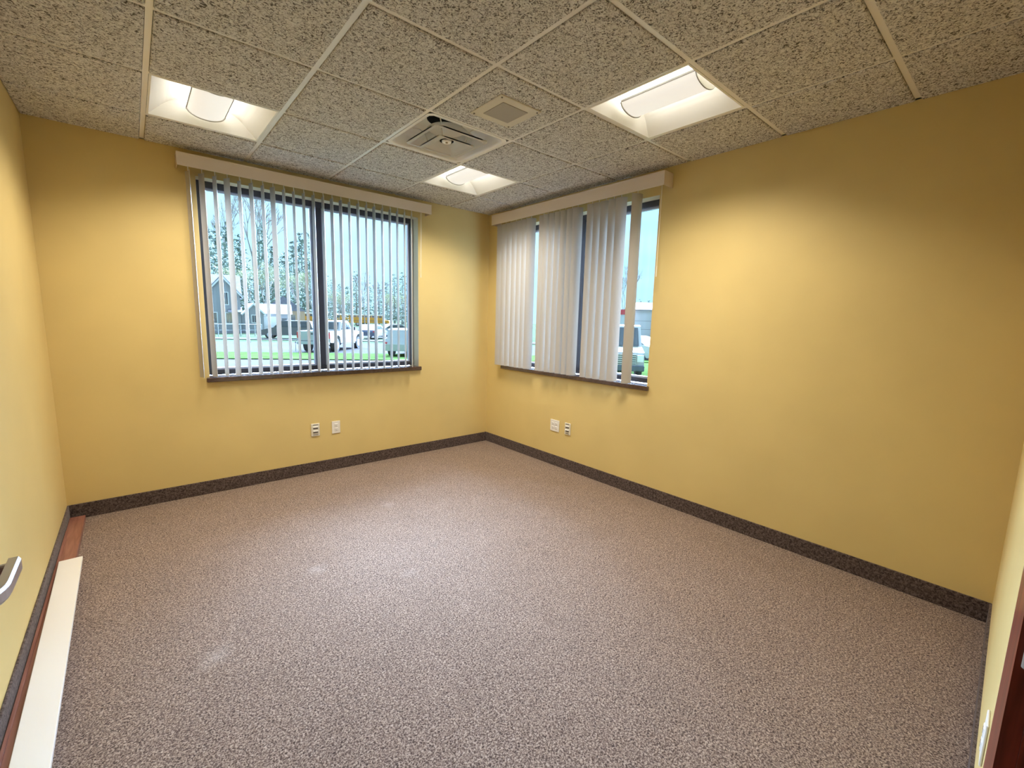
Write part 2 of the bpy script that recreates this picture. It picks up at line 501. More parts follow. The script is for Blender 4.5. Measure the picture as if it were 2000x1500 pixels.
for i in range(len(xe) - 1):
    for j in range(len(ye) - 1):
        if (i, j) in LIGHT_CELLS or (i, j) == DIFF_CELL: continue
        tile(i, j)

# -- baseboards
def base(name, *c):
    bm = bm_new(); bbox(bm, *c, b=.003)
    return tag(mk(name, bm, M['base']), kind='structure')
BH, BT = .1047, .009
base('baseboard_back', 0, WX, 0, BT, 0, BH)
base('baseboard_right', 0, BT, BT, NY0, 0, BH)
base('baseboard_left', WX - BT, WX, BT, 3.2, 0, BH)
bm = bm_new()
xa, xb = BT, JX0 - .09
prism(bm, [(xa, ny(xa) - BT), (xb, ny(xb) - BT), (xb, ny(xb)), (xa, ny(xa))], 'z', 0, BH)
tag(mk('baseboard_front', bm, M['base']), kind='structure')

# ================================================================== WINDOWS
def window(name, axis, o0, o1, z0, z1, mull, label):
    """axis 'x': window in the back wall (spans x, depth along y); 'y': in the right wall"""
    root = empty(name, kind='structure', label=label)
    def bx(nm, mat, a0, a1, d0, d1, zz0, zz1, parent=root, b=0.0):
        if axis == 'x': return boxo(nm, mat, parent, a0, a1, d0, d1, zz0, zz1, b=b)
        return boxo(nm, mat, parent, d0, d1, a0, a1, zz0, zz1, b=b)
    F = .040; D0, D1 = -.100, -.165
    zb = z0 + .008
    # outer frame: four members
    bx('frame_bottom', M['bronze'], o0, o1, D0, D1, zb, zb + F, b=.003)
    bx('frame_top', M['bronze'], o0, o1, D0, D1, z1 - F - .008, z1, b=.003)
    bx('frame_side', M['bronze'], o0, o0 + F, D0, D1, zb + F, z1 - F - .008, b=.003)
    bx('frame_side', M['bronze'], o1 - F, o1, D0, D1, zb + F, z1 - F - .008, b=.003)
    m0, m1 = mull - .039, mull + .039
    bx('mullion', M['bronze'], m0, m1, D0 + .004, D1, zb + F, z1 - F - .008, b=.003)
    for a0, a1 in ((o0 + F, m0), (m1, o1 - F)):
        b0, b1 = zb + F, z1 - F - .008
        s = empty('sash'); s.parent = root
        w = .013
        bx('bead', M['bead'], a0, a1, -.122, -.15, b0, b0 + w, s)
        bx('bead', M['bead'], a0, a1, -.122, -.15, b1 - w, b1, s)
        bx('bead', M['bead'], a0, a0 + w, -.122, -.15, b0 + w, b1 - w, s)
        bx('bead', M['bead'], a1 - w, a1, -.122, -.15, b0 + w, b1 - w, s)
        bx('pane', M['glass'], a0 + w, a1 - w, -.134, -.138, b0 + w, b1 - w, s)
    # dark laminate stool with a rounded nose
    bx('window_sill', M['sill'], o0 - .022, o1 + .02, .0, .026, z0 - .036, z0 + .002, b=.005)
    bx('sill_board', M['sill'], o0, o1, 0, D1, z0 - .004, z0 + .002)
    return root
window('window_1', 'x', OA[0], OA[1], OA[2], OA[3], 1.817, 'dark framed sliding window behind the open blind slats')
window('window_2', 'y', OB[0], OB[1], OB[2], OB[3], 1.275, 'dark framed sliding window behind the closed blind')
# painted returns of the openings
def liner(axis, o, name):
    bm = bm_new(); e = .0015
    o0, o1, z0, z1 = o
    def bx(a0, a1, d0, d1, zz0, zz1):
        if axis == 'x': box(bm, a0, a1, d0, d1, zz0, zz1)
        else: box(bm, d0, d1, a0, a1, zz0, zz1)
    bx(o0, o1, -.1, -.0005, z1 - e, z1)
    bx(o0, o0 + e, -.1, -.0005, z0 + .003, z1 - e); bx(o1 - e, o1, -.1, -.0005, z0 + .003, z1 - e)
    tag(mk(name, bm, M['soffit']), kind='structure')
liner('x', OA, 'trim_1'); liner('y', OB, 'trim_2')

# ================================================================== VERTICAL BLINDS
SW = .089
slat_me = None
def slat_mesh(z0, z1):
    bm = bm_new()
    n = 10; sag = .0125; th = .0009
    f, bk = [], []
    for i in range(n + 1):
        u = -1 + 2 * i / n
        x = u * SW / 2; y = sag * (1 - u * u) - sag * .5
        f.append((x, y - th / 2)); bk.append((x, y + th / 2))
    prism(bm, f + list(reversed(bk)), 'z', z0, z1)
    bmesh.ops.recalc_face_normals(bm, faces=list(bm.faces))
    me = bpy.data.meshes.new('slat'); bm.to_mesh(me); bm.free()
    me.materials.append(M['slat'])
    return me
SZ0, SZ1 = .933, 2.408
slat_me = slat_mesh(SZ0, SZ1)
def add_slat(parent, x, y, rz):
    o = bpy.data.objects.new('slat', slat_me); COL.objects.link(o); o.parent = parent
    o.location = (x, y, 0); o.rotation_euler = (0, 0, rz)
    return o

blind_a = empty('vertical_blind', (1.8, 0, 2.4), label='cream vertical blind with its slats turned open, over the window facing the trucks', cat='blind')
def child_local(o, root):
    o.location = Vector(o.location) - Vector(root.location)
def valance(root, axis, a0, a1, depth, z0, z1, ends):
    bm = bm_new(); t = .004
    def bx(p0, p1, d0, d1, zz0, zz1):
        if axis == 'x': box(bm, p0, p1, d0, d1, zz0, zz1)
        else: box(bm, d0, d1, p0, p1, zz0, zz1)
    bx(a0, a1, depth - t, depth, z0, z1)
    bx(a0, a0 + t, .002, depth - t, z0, z1); bx(a1 - t, a1, .002, depth - t, z0, z1)
    bx(a0 + t, a1 - t, .030, depth - t, z1 - .004, z1)           # dust cover
    bx(a0, a1, depth, depth + .0025, z0, z0 + .006); bx(a0, a1, depth, depth + .0025, z1 - .006, z1)  # rolled lips
    o = mk('valance', bm, M['valance'], root); child_local(o, root)
    bm = bm_new(); bx(a0 + .03, a1 - .03, .052, .098, z1 - .05, z1 - .005)
    o = mk('headrail', bm, M['headrail'], root); child_local(o, root)
SLA = [(2.732, -10.5), (2.651, -16), (2.573, -7.5), (2.496, -17), (2.418, -3), (2.34, -6.5), (2.263, .5), (2.191, -10),
       (2.113, 2.5), (2.041, 5.5), (1.965, 4.5), (1.889, 3.5), (1.813, 7), (1.739, 3), (1.665, 4.5), (1.591, 10.5),
       (1.514, 8), (1.44, 14), (1.366, 7.5), (1.29, 14.5), (1.214, 13.5), (1.141, 17), (1.069, 22.5), (.995, 24.5)]
valance(blind_a, 'x', .803, 2.797, .12, 2.422, 2.510, True)
for x, a in SLA:
    # near edge at c + W/2*(sin a, cos a): local +x of the slat is turned onto that direction
    o = add_slat(blind_a, x, .075, math.atan2(math.cos(R_(a)), math.sin(R_(a)))); child_local(o, blind_a)
for x in [s[0] for s in SLA]:
    bm = bm_new(); tube(bm, (x, .075, 2.405), (x, .075, 2.462), .003, seg=6)
    o = mk('carrier_stem', bm, M['white_plastic'], blind_a); child_local(o, blind_a)
bm = bm_new()
path_tube(bm, [(.906, .085, 2.46), (.905, .085, 2.2), (.905, .085, 1.85)], .0022, 6)
path_tube(bm, [(.893, .085, 2.46), (.895, .085, 2.2), (.903, .085, 1.84)], .0022, 6)
tube(bm, (.904, .085, 1.86), (.904, .085, 1.815), .004, .0065, 8)
o = mk('pull_cord', bm, M['cord'], blind_a); child_local(o, blind_a)

blind_b = empty('vertical_blind', (0, 1.2, 2.4), label='cream vertical blind with its slats turned mostly closed, beside the bare ochre wall', cat='blind')
valance(blind_b, 'y', .195, 2.222, .12, 2.412, 2.512, True)
SLB = [(.302, 34), (.382, 34), (.462, 34), (.546, 35), (.624, 36), (.700, 38), (.772, 46),
       (.944, 34), (1.000, 36), (1.076, 36), (1.151, 36), (1.222, 36), (1.301, 36), (1.369, 42),
       (1.529, 33), (1.600, 34), (1.674, 34), (1.753, 33), (1.824, 26), (1.974, 62)]
for y, a in SLB:
    # left edge at (xc + W/2 sin a, yc - W/2 cos a)
    o = add_slat(blind_b, .075, y, math.atan2(-math.cos(R_(a)), math.sin(R_(a)))); child_local(o, blind_b)
    bm = bm_new(); tube(bm, (.075, y, 2.405), (.075, y, 2.462), .003, seg=6)
    o = mk('carrier_stem', bm, M['white_plastic'], blind_b); child_local(o, blind_b)
bm = bm_new()
path_tube(bm, [(.085, 2.186, 2.46), (.085, 2.186, 2.1), (.085, 2.187, 1.83)], .0035, 6)
tube(bm, (.085, 2.187, 1.85), (.085, 2.187, 1.77), .005, .006, 8)
o = mk('pull_cord', bm, M['cord'], blind_b); child_local(o, blind_b)

# ================================================================== CEILING FIXTURES
def troffer(cell, label):
    i, j = cell
    cx, cy = (xe[i] + xe[i + 1]) / 2, (ye[j] + ye[j + 1]) / 2
    root = empty('ceiling_light', (cx, cy, TZ), label=label, cat='ceiling light', group='recessed square ceiling lights')
    h = G / 2 - TW / 2 - .0015
    # flange
    bm = bm_new(); fl = .010
    for (a0, a1, b0, b1) in ((-h, h, -h, -h + fl), (-h, h, h - fl, h), (-h, -h + fl, -h + fl, h - fl), (h - fl, h, -h + fl, h - fl)):
        box(bm, a0, a1, b0, b1, -.001, .004)
    mk('trim_frame', bm, M['troffer'], root)
    # recessed pan: curved side reflectors and sloping end plates
    bm = bm_new(); hi = h - fl; bx_, by_ = .115, .235; n = 8
    rings = []
    for q in range(n + 1):
        t = q / n
        xx = hi + (bx_ - hi) * t
        yy = hi + (by_ - hi) * t
        zz = .112 * math.sin(t * math.pi / 2)
        rings.append([bm.verts.new(c) for c in ((-xx, -yy, zz), (xx, -yy, zz), (xx, yy, zz), (-xx, yy, zz))])
    for q in range(n):
        for k in range(4):
            bm.faces.new((rings[q][k], rings[q + 1][k], rings[q + 1][(k + 1) % 4], rings[q][(k + 1) % 4]))
    bm.faces.new(rings[-1])
    mk('reflector', bm, M['troffer'], root, recalc=False)
    # curved lens (basket)
    bm = bm_new(); n = 14; A, B = [], []
    hw, ly, sag = .098, .215, .052
    for q in range(n + 1):
        u = -1 + 2 * q / n
        z = .078 - sag * math.sqrt(max(0, 1 - u * u * .96))
        A.append(bm.verts.new((u * hw, -ly, z))); B.append(bm.verts.new((u * hw, ly, z)))
    for q in range(n):
        bm.faces.new((A[q], A[q + 1], B[q + 1], B[q]))
    lens = mk('lens', bm, M['lens'], root, smooth=True, recalc=True)
    for s in (-1, 1):
        bm = bm_new(); P = []
        for q in range(n + 1):
            u = -1 + 2 * q / n
            P.append((u * hw * 1.04, 0.0765 - sag * 1.02 * math.sqrt(max(0, 1 - u * u * .96))))
        prism(bm, P, 'y', s * ly, s * (ly + .006))
        mk('lens_end_cap', bm, M['troffer'], root)
        bm = bm_new(); path_tube(bm, [(p_[0], s * (ly + .003), p_[1] - .001) for p_ in P], .0026, 6)
        mk('lens_end_rim', bm, M['troffer_grey'], root)
    for s in (-1, 1):
        boxo('lamp_slot', M['lamp_slot'], root, s * (hw + .001), s * (hw + .008), -ly, ly, .080, .098)
        boxo('lens_rail', M['troffer_grey'], root, s * (hw - .002), s * (hw + .004), -ly, ly, .066, .0755)
    # the lamp's own light: glare-limited downward distribution, like a low-brightness office troffer
    ld = bpy.data.lights.new('troffer_lamp', 'AREA')
    ld.shape = 'SQUARE'; ld.size = .50; ld.energy = LAMP_POWER; ld.color = LAMP_COLOR
    ld.spread = R_(134)
    lo = bpy.data.objects.new('lamp', ld); COL.objects.link(lo); lo.parent = root
    lo.location = (0, 0, -.002)
    return root
troffer((4, 1), 'square recessed ceiling light near the open blind, leftmost of the three')
troffer((1, 4), 'largest-looking square recessed ceiling light, nearest the bare ochre wall')
troffer((1, 1), 'square recessed ceiling light in the far corner between the two blinds')

# -- air diffuser
i, j = DIFF_CELL
cx, cy = (xe[i] + xe[i + 1]) / 2, (ye[j] + ye[j + 1]) / 2
df = empty('air_diffuser', (cx, cy, TZ), label='white square ceiling air diffuser with nested cones around a dark round duct', cat='air vent')
h = G / 2 - TW / 2 - .0015
bm = bm_new(); n = 64
def ring(hs, e, z):
    vs = []
    for k in range(n):
        t = 2 * math.pi * (k + .5) / n
        c, s = math.cos(t), math.sin(t)
        r = hs / (abs(c) ** e + abs(s) ** e) ** (1 / e)
        vs.append(bm.verts.new((r * c, r * s, z)))
    return vs
rr = [ring(h, 60, -.001), ring(h - .020, 40, -.002), ring(h - .024, 14, .008), ring(h - .030, 8, .060), ring(h - .05, 5, .100), ring(.19, 3, .122), ring(.145, 2, .128), ring(.128, 2, .130)]
for a, b in zip(rr[:-1], rr[1:]):
    for k in range(n):
        bm.faces.new((a[k], b[k], b[(k + 1) % n], a[(k + 1) % n]))
mk('bell_housing', bm, M['diffuser'], df, smooth=True, recalc=False)
bm = bm_new()
tube(bm, (0, 0, .129), (0, 0, .19), .129, seg=40, caps=False)
v = [bm.verts.new((.129 * math.cos(2 * math.pi * k / 40), .129 * math.sin(2 * math.pi * k / 40), .19)) for k in range(40)]
bm.faces.new(v)
mk('duct_neck', bm, M['duct'], df, recalc=False)
def dish(name, prof, close):
    """square lip blending into a round centre; prof = (half size, superellipse exponent, z) from outside in"""
    global bm
    bm = bm_new()
    q = [ring(*p_) for p_ in prof]
    for a_, b_ in zip(q[:-1], q[1:]):
        for k in range(n):
            bm.faces.new((a_[k], b_[k], b_[(k + 1) % n], a_[(k + 1) % n]))
    if close: bm.faces.new(q[-1])
    bmesh.ops.solidify(bm, geom=list(bm.faces), thickness=-.0025)
    return mk(name, bm, M['diffuser'], df)
dish('outer_cone', [(.198, 80, -.004), (.198, 80, -.012), (.180, 60, -.013), (.174, 40, -.006), (.150, 8, .020), (.130, 3, .050), (.122, 2, .068)], False)
dish('centre_plaque', [(.134, 80, -.031), (.134, 80, -.038), (.120, 60, -.039), (.114, 40, -.033), (.080, 8, -.020), (.050, 2.2, -.004), (.046, 2, -.002)], True)
bm = bm_new(); tube(bm, (0, 0, .000), (0, 0, -.010), .034, .030, seg=28)
mk('boss', bm, M['diffuser'], df)
bm = bm_new(); tube(bm, (0, 0, -.008), (0, 0, -.013), .008, seg=12)
mk('screw', bm, M['screw'], df)
for (sx, sy) in ((1, 1), (1, -1), (-1, 1), (-1, -1)):
    bm = bm_new()
    path_tube(bm, [(sx * .085, sy * .085, -.018), (sx * .095, sy * .095, .020), (sx * .105, sy * .105, .050), (sx * .13, sy * .13, .072), (sx * .16, sy * .16, .080)], .004, 6)
    mk('cone_strut', bm, M['diffuser'], df)
boxo('duct_bar', M['diffuser'], df, -.128, .128, -.005, .005, .128, .136)

# -- ceiling speaker
sp = empty('ceiling_speaker', (1.44, 2.024, H), label='cream square speaker plate with grey perforated grille screwed to a ceiling tile', cat='speaker')
boxo('plate', M['speaker_plate'], sp, -.142, .142, -.141, .141, -.006, .002, b=.0025)
boxo('grille', M['speaker_grille'], sp, -.088, .088, -.088, .088, -.0085, -.004, b=.001)
for a in (-.125, .125):
    for b in (-.124, .124):
        bm = bm_new(); tube(bm, (a, b, -.0095), (a, b, -.004), .005, seg=10)
        mk('screw', bm, M['screw'], sp)

# ================================================================== WALL PLATES
def plate_root(name, wall, a, zc, label, cat):
    """local frame: +x along the wall to the right as seen from the room, -y out of the wall, z up"""
    if wall == 'back': r = empty(name, (a, 0, zc), math.pi, label, cat)
    elif wall == 'right': r = empty(name, (0, a, zc), math.pi / 2, label, cat)
    else: r = empty(name, (a, ny(a), zc), math.atan(NYS), label, cat)
    return r
def duplex(r, cx):
    for s in (-1, 1):
        rec = boxo('receptacle', M['white_plastic'], r, cx - .0165, cx + .0165, -.0085, -.003, s * .0195 - .014, s * .0195 + .014, b=.003)
        for dx, hh in ((-.006, .0045), (.006, .0035)):
            boxo('slot', M['slot'], rec, cx + dx - .0011, cx + dx + .0011, -.0089, -.008, s * .0195 + .003 - hh, s * .0195 + .003 + hh)
        bm = bm_new(); tube(bm, (cx, -.0089, s * .0195 - .0075), (cx, -.008, s * .0195 - .0075), .0022, seg=8)
        mk('slot', bm, M['slot'], rec)
def outlet(wall, a, zc, gangs, label):
    r = plate_root('wall_outlet', wall, a, zc, label, 'outlet')
    w = .0375 if gangs == 1 else .0595
    boxo('cover_plate', M['white_plastic'], r, -w, w, -.006, 0, -.0575, .0575, b=.0025, seg=2)
    if gangs == 1: duplex(r, 0)
    else: duplex(r, -.023); duplex(r, .023)
    return r
def data_plate(wall, a, zc, label):
    r = plate_root('data_jack_plate', wall, a, zc, label, 'data outlet')
    boxo('cover_plate', M['ivory_plastic'], r, -.0365, .0365, -.008, 0, -.0575, .0575, b=.003, seg=2)
    boxo('label_strip', M['chrome_dull'], r, -.022, .022, -.0085, -.007, .040, .049)
    boxo('label_strip', M['chrome_dull'], r, -.022, .022, -.0085, -.007, -.049, -.040)
    for s in (1, -1):
        z = s * .018
        jk = boxo('jack', M['white_plastic'], r, -.022, .022, -.016, -.007, z + .001, z + .014, b=.002)
        boxo('port', M['slot'], jk, -.020, .020, -.0125, -.0078, z - .008, z + .001)
    return r
data_plate('back', 1.9245, .400, 'ivory data plate with two dark jacks, left of the outlet under the open blind')
outlet('back', 1.742, .400, 1, 'white duplex outlet on the wall under the open blind, right of the data plate')
outlet('right', 1.124, .401, 2, 'wide white double outlet on the wall under the closed blind')
data_plate('right', 1.296, .402, 'narrow ivory data plate right of the double outlet under the closed blind')
outlet('front', 1.54, .400, 1, 'white outlet seen edge-on beside the doorway, low at the right edge')

# ================================================================== DOORWAY (camera stands in it)
d1 = empty('door_1', kind='structure', label='mahogany door casing at the right edge')
def casing(x_in, x_out):
    bm = bm_new()
    t_in, t_out = .019, .0235
    a, b = x_in, x_out
    pts = [(a, ny(a) - t_in), (b, ny(b) - t_out), (b, ny(b)), (a, ny(a))]
    prism(bm, pts, 'z', 0, DH + .085)
    return mk('casing', bm, M['mahogany'], d1)
casing(JX0, JX0 - .086); casing(JX1, JX1 + .086)
bm = bm_new(); prism(bm, [(JX0, ny(JX0) - .019), (JX1, ny(JX1) - .019), (JX1, ny(JX1)), (JX0, ny(JX0))], 'z', DH, DH + .085)
mk('head_casing', bm, M['mahogany'], d1)
for x0, x1, s in ((JX0 - .018, JX0 + .004, 1), (JX1 - .004, JX1 + .018, -1)):
    bm = bm_new(); prism(bm, [(x0, ny(x0) + .0005), (x1, ny(x1) + .0005), (x1, ny(x1) + .135), (x0, ny(x0) + .135)], 'z', 0, DH)
    mk('jamb', bm, M['mahogany'], d1)
    xs = x1 if s > 0 else x0
    bm = bm_new(); prism(bm, [(xs, ny(xs) + .05), (xs + s * .012, ny(xs) + .05), (xs + s * .012, ny(xs) + .09), (xs, ny(xs) + .09)], 'z', 0, DH)
    mk('door_stop', bm, M['mahogany'], d1)
bm = bm_new(); prism(bm, [(JX0, ny(JX0) + .0005), (JX1, ny(JX1) + .0005), (JX1, ny(JX1) + .135), (JX0, ny(JX0) + .135)], 'z', DH, DH + .02)
mk('head_jamb', bm, M['mahogany'], d1)
# strike plate: flat plate on the jamb with a rounded lip standing proud of the casing
bm = bm_new()
yj = ny(JX0)
bbox(bm, JX0 + .004, JX0 + .0065, yj - .004, yj + .028, .975, 1.095, b=.001)
tube(bm, (JX0 + .010, yj - .006, .982), (JX0 + .010, yj - .006, 1.088), .0075, seg=14)
mk('strike_plate', bm, M['chrome_dull'], d1)

# the open door leaf, swung back towards the left wall; only its lever reaches into the picture
hinge = Vector((JX1 - .002, ny(JX1) - .012, 0))
dd = empty('door_2', hinge, R_(-89.8), kind='structure', label='open door whose satin lever pokes in at the left edge')
# local: +x along the leaf from the hinge, -y... leaf thickness along +y local
DWd = 1.050
boxo('leaf', M['door'], dd, 0, DWd, .006, .050, .012, DH - .01, b=.002)
def lever(sgn):
    lv = empty('lever_handle'); lv.parent = dd
    face = .006 if sgn < 0 else .050
    xs = DWd - .075
    z = 1.04
    bm = bm_new(); tube(bm, (xs, face, z), (xs, face + sgn * .010, z), .033, .031, seg=28)
    mk('rose', bm, M['steel'], lv, smooth=False)
    bm = bm_new(); tube(bm, (xs, face + sgn * .008, z), (xs, face + sgn * .050, z), .011, seg=18)
    mk('neck', bm, M['steel'], lv, smooth=False)
    # flat grip running back towards the hinge, its end curling back to the door
    P = []; n = 16
    for q in range(n + 1):
        t = q / n
        px_ = xs + .016 - t * .135
        py_ = .056 - (.030 * max(0, (t - .55) / .45) ** 2)
        hh = .0125 - .003 * t
        P.append((px_, py_, hh))
    bm = bm_new(); rings = []
    for (a, b, c) in P:
        rings.append([bm.verts.new((a, face + sgn * (b + o1), z + o2 * c)) for o1, o2 in ((-.006, -1), (.004, -1), (.0065, -.6), (.0065, .6), (.004, 1), (-.006, 1))])
    for q in range(n):
        for k in range(6):
            bm.faces.new((rings[q][k], rings[q][(k + 1) % 6], rings[q + 1][(k + 1) % 6], rings[q + 1][k]))
    bm.faces.new(rings[0]); bm.faces.new(list(reversed(rings[-1])))
    mk('grip', bm, M['steel'], lv)
lever(-1); lever(1)
for z in (.22, 1.06, 1.88):
    bm = bm_new(); tube(bm, (0, 0, z - .05), (0, 0, z + .05), .006, seg=12)
    mk('hinge', bm, M['steel'], dd)

# ================================================================== BOARDS ON THE FLOOR
def board(name, mat, c0, c1, width, z0, th, label, cat):
    """long board from c0 to c1 (centre line, xy), lying flat"""
    a = Vector((c0[0], c0[1])); b = Vector((c1[0], c1[1])); d = b - a
    o = boxo(name, mat, None, -width / 2, width / 2, 0, d.length, 0, th, b=.0015)
    o.location = (a.x, a.y, z0); o.rotation_euler = (0, 0, math.atan2(d.y, d.x) - math.pi / 2)
    return tag(o, label, cat)
board('wood_board', M['red_board'], (3.4845, .06), (3.4845, 2.95), .076, 0, .036, 'wider reddish wood board flat on the carpet, beneath the white board', 'board')
board('wood_strip', M['red_board'], (3.5165, .31), (3.5165, 2.95), .011, .036, .007, 'narrow reddish wood strip between the white board and the left wall', 'board')
board('white_board', M['white_board'], (3.462, .795), (3.4325, 2.90), .094, .036, .018, 'long glossy white board lying on reddish wood along the left wall', 'board')

# ================================================================== OUTDOORS
def poly(name, mat, pts, z, label=None):
    bm = bm_new()
    prism(bm, [(p[0], p[1]) for p in pts], 'z', z - .04, z)
    o = mk(name, bm, mat)
    return tag(o, label, kind='structure')
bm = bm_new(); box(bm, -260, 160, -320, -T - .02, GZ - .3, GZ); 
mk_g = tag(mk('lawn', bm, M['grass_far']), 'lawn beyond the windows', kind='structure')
bm = bm_new(); box(bm, -260, -T - .02, -T - .02, 160, GZ - .3, GZ)
tag(mk('lawn_side', bm, M['grass_far']), 'lawn beyond the closed blind', kind='structure')
bm = bm_new(); box(bm, -T - .02, WX + T + .02, -T - .02, 6.5, GZ - .3, -.125)
tag(mk('foundation', bm, M['concrete']), kind='structure')

def line_pts(a, b, e0, e1):
    d = (b - a).normalized()
    return a - d * e0, b + d * e1
BA, BB = ground(430, 690), ground(780, 694)      # kerb line between the grass strip and the road
BD = (BB - BA).normalized()
def strip(name, mat, r_near, r_far, z, label, e=45):
    """band parallel to the kerb line, between the rows r_near and r_far as seen at column 600"""
    o_ = ground(600, 692)
    n_, f_ = ground(600, r_near) - o_, ground(600, r_far) - o_
    a, b = BA - BD * e, BB + BD * e
    return poly(name, mat, [a + n_, b + n_, b + f_, a + f_], z, label)
strip('road', M['asphalt'], 692, 670, GZ + .05, 'pale road behind the pickup truck')
strip('verge', M['grass'], 705, 692, GZ + .10, 'bright green grass strip outside the window', 30)
strip('front_lot', M['asphalt'], 762, 705, GZ + .05, 'pale paving just outside the window', 12)
strip('sidewalk', M['concrete'], 665.5, 662.5, GZ + .06, 'sidewalk across the road')
a, b, c, d = ground(640, 661), ground(840, 661), ground(840, 640), ground(640, 640)
poly('car_park', M['asphalt'], [a, b, c, d], GZ + .045, 'far car park')
# outside the second window
a, b, c, d = ground(1190, 686), ground(1330, 700), ground(1330, 682), ground(1190, 668)
poly('driveway', M['asphalt'], [a, b, c, d], GZ + .05, 'pale driveway beyond the second window')
a, b, c, d = ground(1150, 790), ground(1330, 800), ground(1330, 701), ground(1190, 687)
poly('side_verge', M['grass'], [a, b, c, d], GZ + .06, 'bright grass outside the second window')

# ---- vehicles -------------------------------------------------------
def heading(v): return math.atan2(v[1], v[0])
def wheel(root, x, y, r, w):
    wl = empty('wheel'); wl.parent = root
    bm = bm_new(); tube(bm, (x, y - w / 2, r), (x, y + w / 2, r), r, seg=22)
    mk('tyre', bm, M['rubber'], wl)
    s = 1 if y > 0 else -1
    bm = bm_new(); tube(bm, (x, y + s * (w / 2 - .02), r), (x, y + s * (w / 2 + .015), r), r * .62, r * .55, seg=18)
    mk('rim', bm, M['rim'], wl)
def panel(root, name, mat, pts, y0, y1):
    bm = bm_new(); prism(bm, pts, 'y', y0, y1); return mk(name, bm, mat, root)

def pickup(loc, rz, paint, label):
    r = empty('pickup_truck', loc, rz, label, 'truck')
    W = 1.0
    panel(r, 'bed', paint, [(-2.92, .62), (-2.92, 1.30), (-1.02, 1.30), (-1.02, .52), (-1.3, .52), (-1.4, .92), (-1.65, 1.02), (-2.05, 1.02), (-2.3, .92), (-2.4, .58)], -W, W)
    panel(r, 'cab', paint, [(-1.0, .50), (-1.0, 1.32), (1.02, 1.30), (1.02, .50)], -W, W)
    panel(r, 'hood', paint, [(1.03, .50), (1.03, 1.30), (2.2, 1.22), (2.85, 1.12), (2.92, .62), (2.42, .60), (2.32, .95), (2.05, 1.03), (1.7, 1.0), (1.45, .85), (1.38, .52)], -W, W)
    panel(r, 'cab_roof', paint, [(-.98, 1.32), (-.84, 1.88), (-.6, 1.94), (.15, 1.93), (.42, 1.86), (1.02, 1.30)], -W + .14, W - .14)
    for s in (-1, 1):
        y = s * (W - .135)
        panel(r, 'side_window', M['dark_glass'], [(-.88, 1.36), (-.77, 1.80), (-.08, 1.80), (-.08, 1.36)], y - .012, y + .012)
        panel(r, 'side_window', M['dark_glass'], [(.0, 1.36), (.0, 1.80), (.33, 1.78), (.82, 1.36)], y - .012, y + .012)
        boxo('running_board', M['black_trim'], r, -1.2, 1.3, s * (W - .12) - .09, s * (W - .12) + .09, .40, .48)
        boxo('tail_light', M['tail_red'], r, -2.945, -2.80, s * (W - .065) - .07, s * (W - .065) + .07, .86, 1.22)
        for x in (-1.85, 1.88): wheel(r, x, s * (W - .16), .41, .28)
        boxo('mirror', M['black_trim'], r, .72, .84, s * (W + .02), s * (W + .20), 1.30, 1.52)
    boxo('rear_window', M['dark_glass'], r, -.965, -.90, -.66, .66, 1.40, 1.80)
    bm = bm_new(); prism(bm, [(-.97, 1.38), (-.93, 1.38), (-.83, 1.82), (-.87, 1.82)], 'y', -.70, .70); mk('rear_glass', bm, M['dark_glass'], r)
    tg = boxo('tailgate', paint, r, -2.96, -2.915, -.84, .84, .70, 1.28, b=.015)
    boxo('handle', M['black_trim'], tg, -2.975, -2.955, -.14, .14, 1.08, 1.18)
    boxo('rear_bumper', M['rim'], r, -3.10, -2.90, -.96, .96, .50, .68, b=.02)
    boxo('chassis', M['black_trim'], r, -2.7, 2.7, -.55, .55, .36, .56)
    return r

def car(loc, rz, paint, label, L=4.5, h=1.45, suv=False, name='car'):
    r = empty(name, loc, rz, label, 'car')
    W = .88; k = L / 4.5
    belt = .92 if not suv else 1.05
    def P(l): return [(x * k, z) for x, z in l]
    panel(r, 'body', paint, P([(-2.2, .34), (-2.24, .72), (-2.1, belt), (1.0, belt), (2.0, .80), (2.22, .62), (2.2, .32)]), -W, W)
    if suv: top = [(-2.08, belt), (-1.9, h - .06), (-1.6, h), (.2, h), (.5, h - .06), (1.05, belt)]
    else: top = [(-1.75, belt), (-1.05, h - .05), (-.8, h), (.05, h), (.35, h - .05), (1.1, belt)]
    panel(r, 'roof', paint, P(top), -W + .13, W - .13)
    for s in (-1, 1):
        y = s * (W - .125)
        t2 = [(x * .9 - (.02), belt + .04 if z == belt else z - .07) for x, z in top if not (z == h)]
        panel(r, 'side_window', M['dark_glass'], P(t2), y - .012, y + .012)
        for x in (-1.38, 1.38): wheel(r, x * k, s * (W - .12), .33 if not suv else .36, .22)
        boxo('tail_light', M['tail_red'], r, -2.235 * k, -2.12 * k, s * (W - .1) - .09, s * (W - .1) + .09, .66, .84)
    return r

